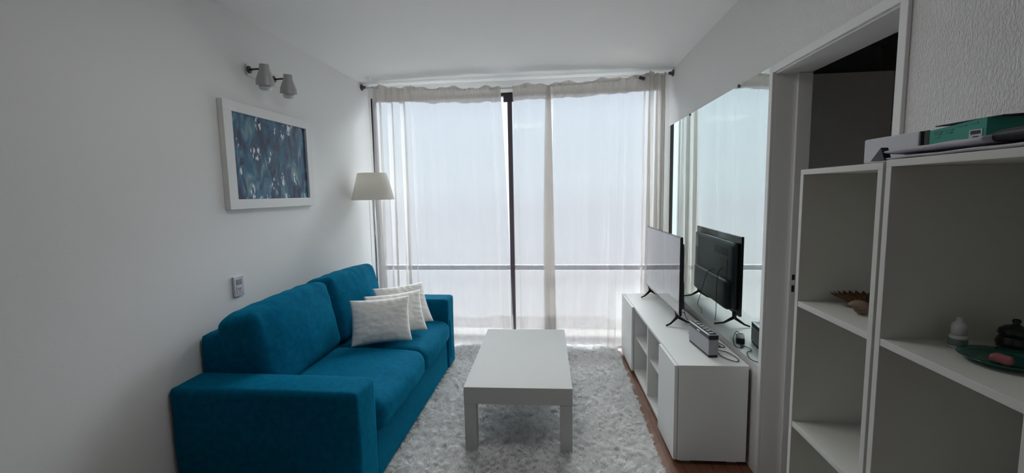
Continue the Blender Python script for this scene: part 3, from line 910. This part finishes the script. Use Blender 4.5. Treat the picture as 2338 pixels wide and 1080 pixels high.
# ------------------------------------------------------------------ bookcases on the right
XS = 0.657
def bookcase(y_near, y_far, ztop, label):
    b = empty('bookcase', (XS, y_near, 0.0))
    tag(b, label, 'bookcase', 'white open bookcases by the doorway')
    W = y_far - y_near; Dp = 0.288; T_ = 0.0145
    box('side_panel', M_shelf, (0, Dp, W - T_ + 0.0, W, 0, ztop - 0.014), b, bev=0.001)
    box('side_panel', M_shelf, (0, Dp, 0, T_, 0, ztop - 0.014), b, bev=0.001)
    box('top_panel', M_shelf, (0, Dp, 0, W, ztop - 0.014, ztop), b, bev=0.001)
    for z in (1.097, 0.749, 0.40, 0.06):
        box('shelf', M_shelf, (0.0008, Dp - 0.004, T_, W - T_, z - 0.015, z), b, bev=0.0008)
    box('back_panel', M_shelf, (Dp, Dp + 0.005, 0, W, 0.0, ztop), b)
bookcase(0.961, 1.262, 1.457, 'narrow white open bookcase nearest the doorway, holding the brown wicker piece')
bookcase(0.645, 0.953, 1.461, 'white open bookcase at the right edge, holding the dropper bottle')

# ------------------------------------------------------------------ things on the bookcases
def wicker():
    w = empty('wicker_fan', (0.775, 1.175, 1.098), 0.0)
    tag(w, 'brown wicker fan lying on the middle shelf of the nearer-door bookcase', 'ornament')
    bm = bmesh.new(); n = 26; cols = 10
    g = []
    for i in range(n + 1):
        a = 0.1 + 2.3 * i / n
        row = []
        for j in range(cols + 1):
            r = 0.01 + 0.075 * j / cols
            rr = r * (1 + 0.06 * math.cos(i * PI))
            row.append(bm.verts.new((rr * math.cos(a), rr * math.sin(a) - 0.03, 0.004 + 0.026 * (j / cols) + 0.003 * math.cos(i * PI))))
        g.append(row)
    for i in range(n):
        for j in range(cols): bm.faces.new((g[i][j], g[i + 1][j], g[i + 1][j + 1], g[i][j + 1]))
    bmesh.ops.solidify(bm, geom=bm.faces[:], thickness=0.003)
    link_mesh('weave', bm, M_wicker, w, False)
    bm = bmesh.new(); tube(bm, [(0.01, -0.03, 0.016), (-0.02, -0.045, 0.010)], [0.006, 0.004], 8)
    link_mesh('handle', bm, M_wicker, w, True)
    bm = bmesh.new()
    prof = []
    pts = []; rad = []
    for k in range(30):
        t = k / 29; a = t * 4.5 * PI; r = 0.012 * (1 - t) + 0.001
        pts.append((0.022 * t * 1.4 - 0.01, r * math.cos(a), 0.014 + r * math.sin(a) * 0.6)); rad.append(0.012 * (1 - t) + 0.002)
    tube(bm, pts, rad, 12)
    o = link_mesh('seashell', bm, M_shell, None, True)
    zmin = min(v.co.z for v in o.data.vertices)
    o.location = (0.735, 1.118, 1.0985 - zmin)
    o.rotation_euler = (0, 0, 0.9)
    tag(o, 'small tan seashell beside the wicker fan on the bookcase shelf', 'seashell')
wicker()

def dropper():
    d = empty('dropper_bottle', (0.765, 0.894, 1.0975))
    tag(d, 'small white plastic dropper bottle with a dark label on the shelf', 'bottle')
    bm = bmesh.new(); lathe(bm, [(0, 0), (0.0125, 0), (0.0135, 0.002), (0.0135, 0.0215), (0.0125, 0.024), (0.008, 0.025), (0, 0.025)], seg=28)
    link_mesh('body', bm, M_bottle, d, True)
    bm = bmesh.new(); lathe(bm, [(0.0137, 0.004), (0.0139, 0.0045), (0.0139, 0.0175), (0.0137, 0.018)], seg=28)
    link_mesh('label_band', bm, M_bottle_label, d, True)
    bm = bmesh.new(); lathe(bm, [(0, 0.025), (0.0115, 0.0252), (0.0110, 0.042), (0.0095, 0.047), (0.0055, 0.050), (0.004, 0.058), (0, 0.0585)], seg=28)
    link_mesh('cap', bm, M_bottle, d, True)
dropper()

def dish():
    d = empty('glass_dish', (0.774, 0.812, 1.0975))
    tag(d, 'teal glass dish holding trinkets on the right bookcase shelf', 'dish')
    bm = bmesh.new()
    lathe(bm, [(0, 0.002), (0.04, 0.002), (0.053, 0.007), (0.061, 0.012), (0.0625, 0.0125), (0.061, 0.014), (0.052, 0.0095), (0.039, 0.0045), (0, 0.0045)], seg=48)
    bmesh.ops.transform(bm, matrix=Matrix.Translation((0, 0, -0.002)), verts=bm.verts)
    link_mesh('plate', bm, M_teal_glass, d, True)
    j = empty('lidded_jar', (0.846, 0.876, 1.0975))
    tag(j, 'small dark round jar with a knobbed lid standing behind the glass dish', 'jar')
    bm = bmesh.new(); lathe(bm, [(0, 0), (0.018, 0), (0.024, 0.006), (0.026, 0.018), (0.021, 0.028), (0.019, 0.030), (0, 0.030)], seg=28)
    link_mesh('pot', bm, M_jar, j, True)
    bm = bmesh.new(); lathe(bm, [(0.022, 0.030), (0.024, 0.034), (0.022, 0.041), (0.015, 0.047), (0.006, 0.050), (0.0045, 0.053), (0.0065, 0.057), (0.005, 0.061), (0, 0.062)], seg=28)
    link_mesh('lid', bm, M_jar, j, True)
    bm = bmesh.new()
    rbox(bm, 0.011, 0.013, 0.006, 0.004, 8, nz=0.003, nfreq=60, seed=3)
    zmin = min(v.co.z for v in bm.verts)
    o = link_mesh('foil_sachet', bm, M_pink, None, True)
    o.location = (0.757, 0.800, 1.1025 - zmin); o.rotation_euler = (0, 0, 0.5)
    tag(o, 'small crumpled pink foil sachet at the front of the glass dish', 'sachet')
dish()

def top_things():
    zt1, zt2 = 1.457, 1.461
    # white box
    w = empty('white_box', (0.715, 0.955, zt2 + 0.0005))
    tag(w, 'flat white cardboard box on top of the bookcases', 'box')
    bm = bmesh.new(); bx(bm, 0, 0.20, -0.0, 0.155, 0, 0.055, bev=0.003); link_mesh('carton', bm, M_cardboard_white, w)
    box('end_flap', M_card_dark, (0.001, 0.199, -0.003, -0.0002, 0.001, 0.054), w)
    # green box, standing on the papers
    gz = zt2 + 0.024
    g = empty('green_box', (0.715, 0.818, gz), 0.0)
    tag(g, 'open green cardboard box with a barcode label lying on the papers', 'box')
    L_, W_, h_ = 0.112, 0.20, 0.036
    # carton: sides tapering slightly upward to the near end
    bm = bmesh.new()
    for a in (0, 1):
        pass
    def slab(x0, x1, y0, y1, z0, z1a, z1b):
        vs = [bm.verts.new(p) for p in ((x0, y0, z0), (x1, y0, z0), (x1, y1, z0), (x0, y1, z0), (x0, y0, z1a), (x1, y0, z1a), (x1, y1, z1b), (x0, y1, z1b))]
        for f in ((0, 1, 2, 3), (4, 5, 6, 7), (0, 1, 5, 4), (1, 2, 6, 5), (2, 3, 7, 6), (3, 0, 4, 7)): bm.faces.new([vs[i] for i in f])
    slab(0, 0.002, 0, L_, 0, h_, h_ - 0.008)
    slab(W_ - 0.002, W_, 0, L_, 0, h_, h_ - 0.008)
    slab(0.002, W_ - 0.002, 0, 0.002, 0, h_, h_)
    slab(0.002, W_ - 0.002, L_ - 0.002, L_, 0, h_ - 0.008, h_ - 0.008)
    slab(0.002, W_ - 0.002, 0.002, L_ - 0.002, 0, 0.002, 0.002)
    link_mesh('carton', bm, M_green, g)
    bm = bmesh.new()
    b2 = bmesh.new(); bx(b2, 0.012, W_, -0.012, L_ + 0.004, 0, 0.002)
    bmesh.ops.transform(b2, matrix=Matrix.Translation((0, 0, h_ - 0.001)) @ Matrix.Rotation(-0.05, 4, 'Y'), verts=b2.verts)
    me = bpy.data.meshes.new('t'); b2.to_mesh(me); b2.free(); bm.from_mesh(me); bpy.data.meshes.remove(me)
    link_mesh('lid_flap', bm, M_card_dark, g)
    bx_ = bmesh.new(); bx(bx_, 0.0, 0.0015, L_ + 0.001, L_ + 0.012, 0.0, h_ - 0.006); link_mesh('side_flap', bx_, M_card_dark, g)
    # label with barcode
    box('barcode_label', M_label, (-0.0008, -0.0001, 0.006, 0.030, 0.002, 0.018), g)
    bars = []
    y = 0.009
    rr = random.Random(4)
    while y < 0.027:
        ww = rr.choice((0.0005, 0.0008, 0.0012)); bars.append((-0.0013, -0.0008, y, y + ww, 0.010, 0.0160)); y += ww + rr.choice((0.0005, 0.0008))
    bars.append((-0.0013, -0.0008, 0.012, 0.022, 0.0045, 0.0065))
    boxes('barcode', M_ink, bars, g)
    # faint tone-on-tone print lines
    lines = []
    for (ya, yb, z) in ((0.085, 0.103, 0.0225), (0.087, 0.100, 0.0185), (0.062, 0.078, 0.0235), (0.064, 0.074, 0.0185), (0.090, 0.098, 0.0125), (0.036, 0.056, 0.027), (0.015, 0.03, 0.0285)):
        lines.append((-0.0009, -0.0001, ya, yb, z, z + 0.0018))
    boxes('printed_lines', M_green_print, lines, g)
    # papers: two loosely folded stacks, rolled at the near end, clipped at the far corner
    p = empty('paper_stack', (0.672, 0.70, zt2 + 0.0006))
    tag(p, 'folded white papers hanging together on the bookcase tops under the green box', 'papers')
    def sheet_roll(z0, y0, y1, w, th, seed, sag):
        bm = bmesh.new(); n = 40
        A = []; B = []
        for i in range(n + 1):
            t = i / n; y = y0 + (y1 - y0) * t
            zc = z0 + sag * (1 - t) ** 2 + 0.0006 * math.sin(t * 17 + seed)
            ring = []
            for k in range(16):
                a = 2 * PI * k / 16
                ex = 0.5 * w * math.copysign(abs(math.cos(a)) ** 0.5, math.cos(a)); ez = 0.5 * th * (1 + 0.5 * (1 - t)) * math.copysign(abs(math.sin(a)) ** 0.8, math.sin(a))
                ring.append(bm.verts.new((w / 2 + ex, y, zc + th * (1 + 0.5 * (1 - t)) / 2 + ez)))
            A.append(ring)
        for r1, r2 in zip(A, A[1:]):
            for k in range(16): bm.faces.new((r1[k], r1[(k + 1) % 16], r2[(k + 1) % 16], r2[k]))
        bm.faces.new(A[0]); bm.faces.new(A[-1][::-1])
        return bm
    link_mesh('lower_fold', sheet_roll(0.0, -0.02, 0.285, 0.20, 0.0075, 1, 0.0), M_paper, p, True)
    link_mesh('upper_fold', sheet_roll(0.0115, 0.075, 0.290, 0.20, 0.011, 2, 0.0), M_paper, p, True)
    bm = bmesh.new()
    for sx in (0, 1):
        pass
    v = [bm.verts.new(q) for q in ((-0.002, 0.278, 0.0005), (-0.002, 0.318, 0.0005), (-0.002, 0.290, 0.027), (0.012, 0.278, 0.0005), (0.012, 0.318, 0.0005), (0.012, 0.290, 0.027))]
    for f in ((0, 1, 2), (3, 4, 5), (0, 1, 4, 3), (1, 2, 5, 4), (2, 0, 3, 5)): bm.faces.new([v[i] for i in f])
    link_mesh('binder_clip', bm, M_black, p)
    # dark rounded pouch at the near end
    bm = bmesh.new()
    rbox(bm, 0.05, 0.045, 0.009, 0.009, 10, bulge=(0, 0, 0.002), nz=0.001, nfreq=20)
    zmin = min(v_.co.z for v_ in bm.verts)
    o = link_mesh('black_pouch', bm, M_black, None, True)
    o.location = (0.735, 0.735, zt2 + 0.0125 - zmin)
    tag(o, 'flat black rounded pouch on the papers below the green box', 'pouch')
top_things()
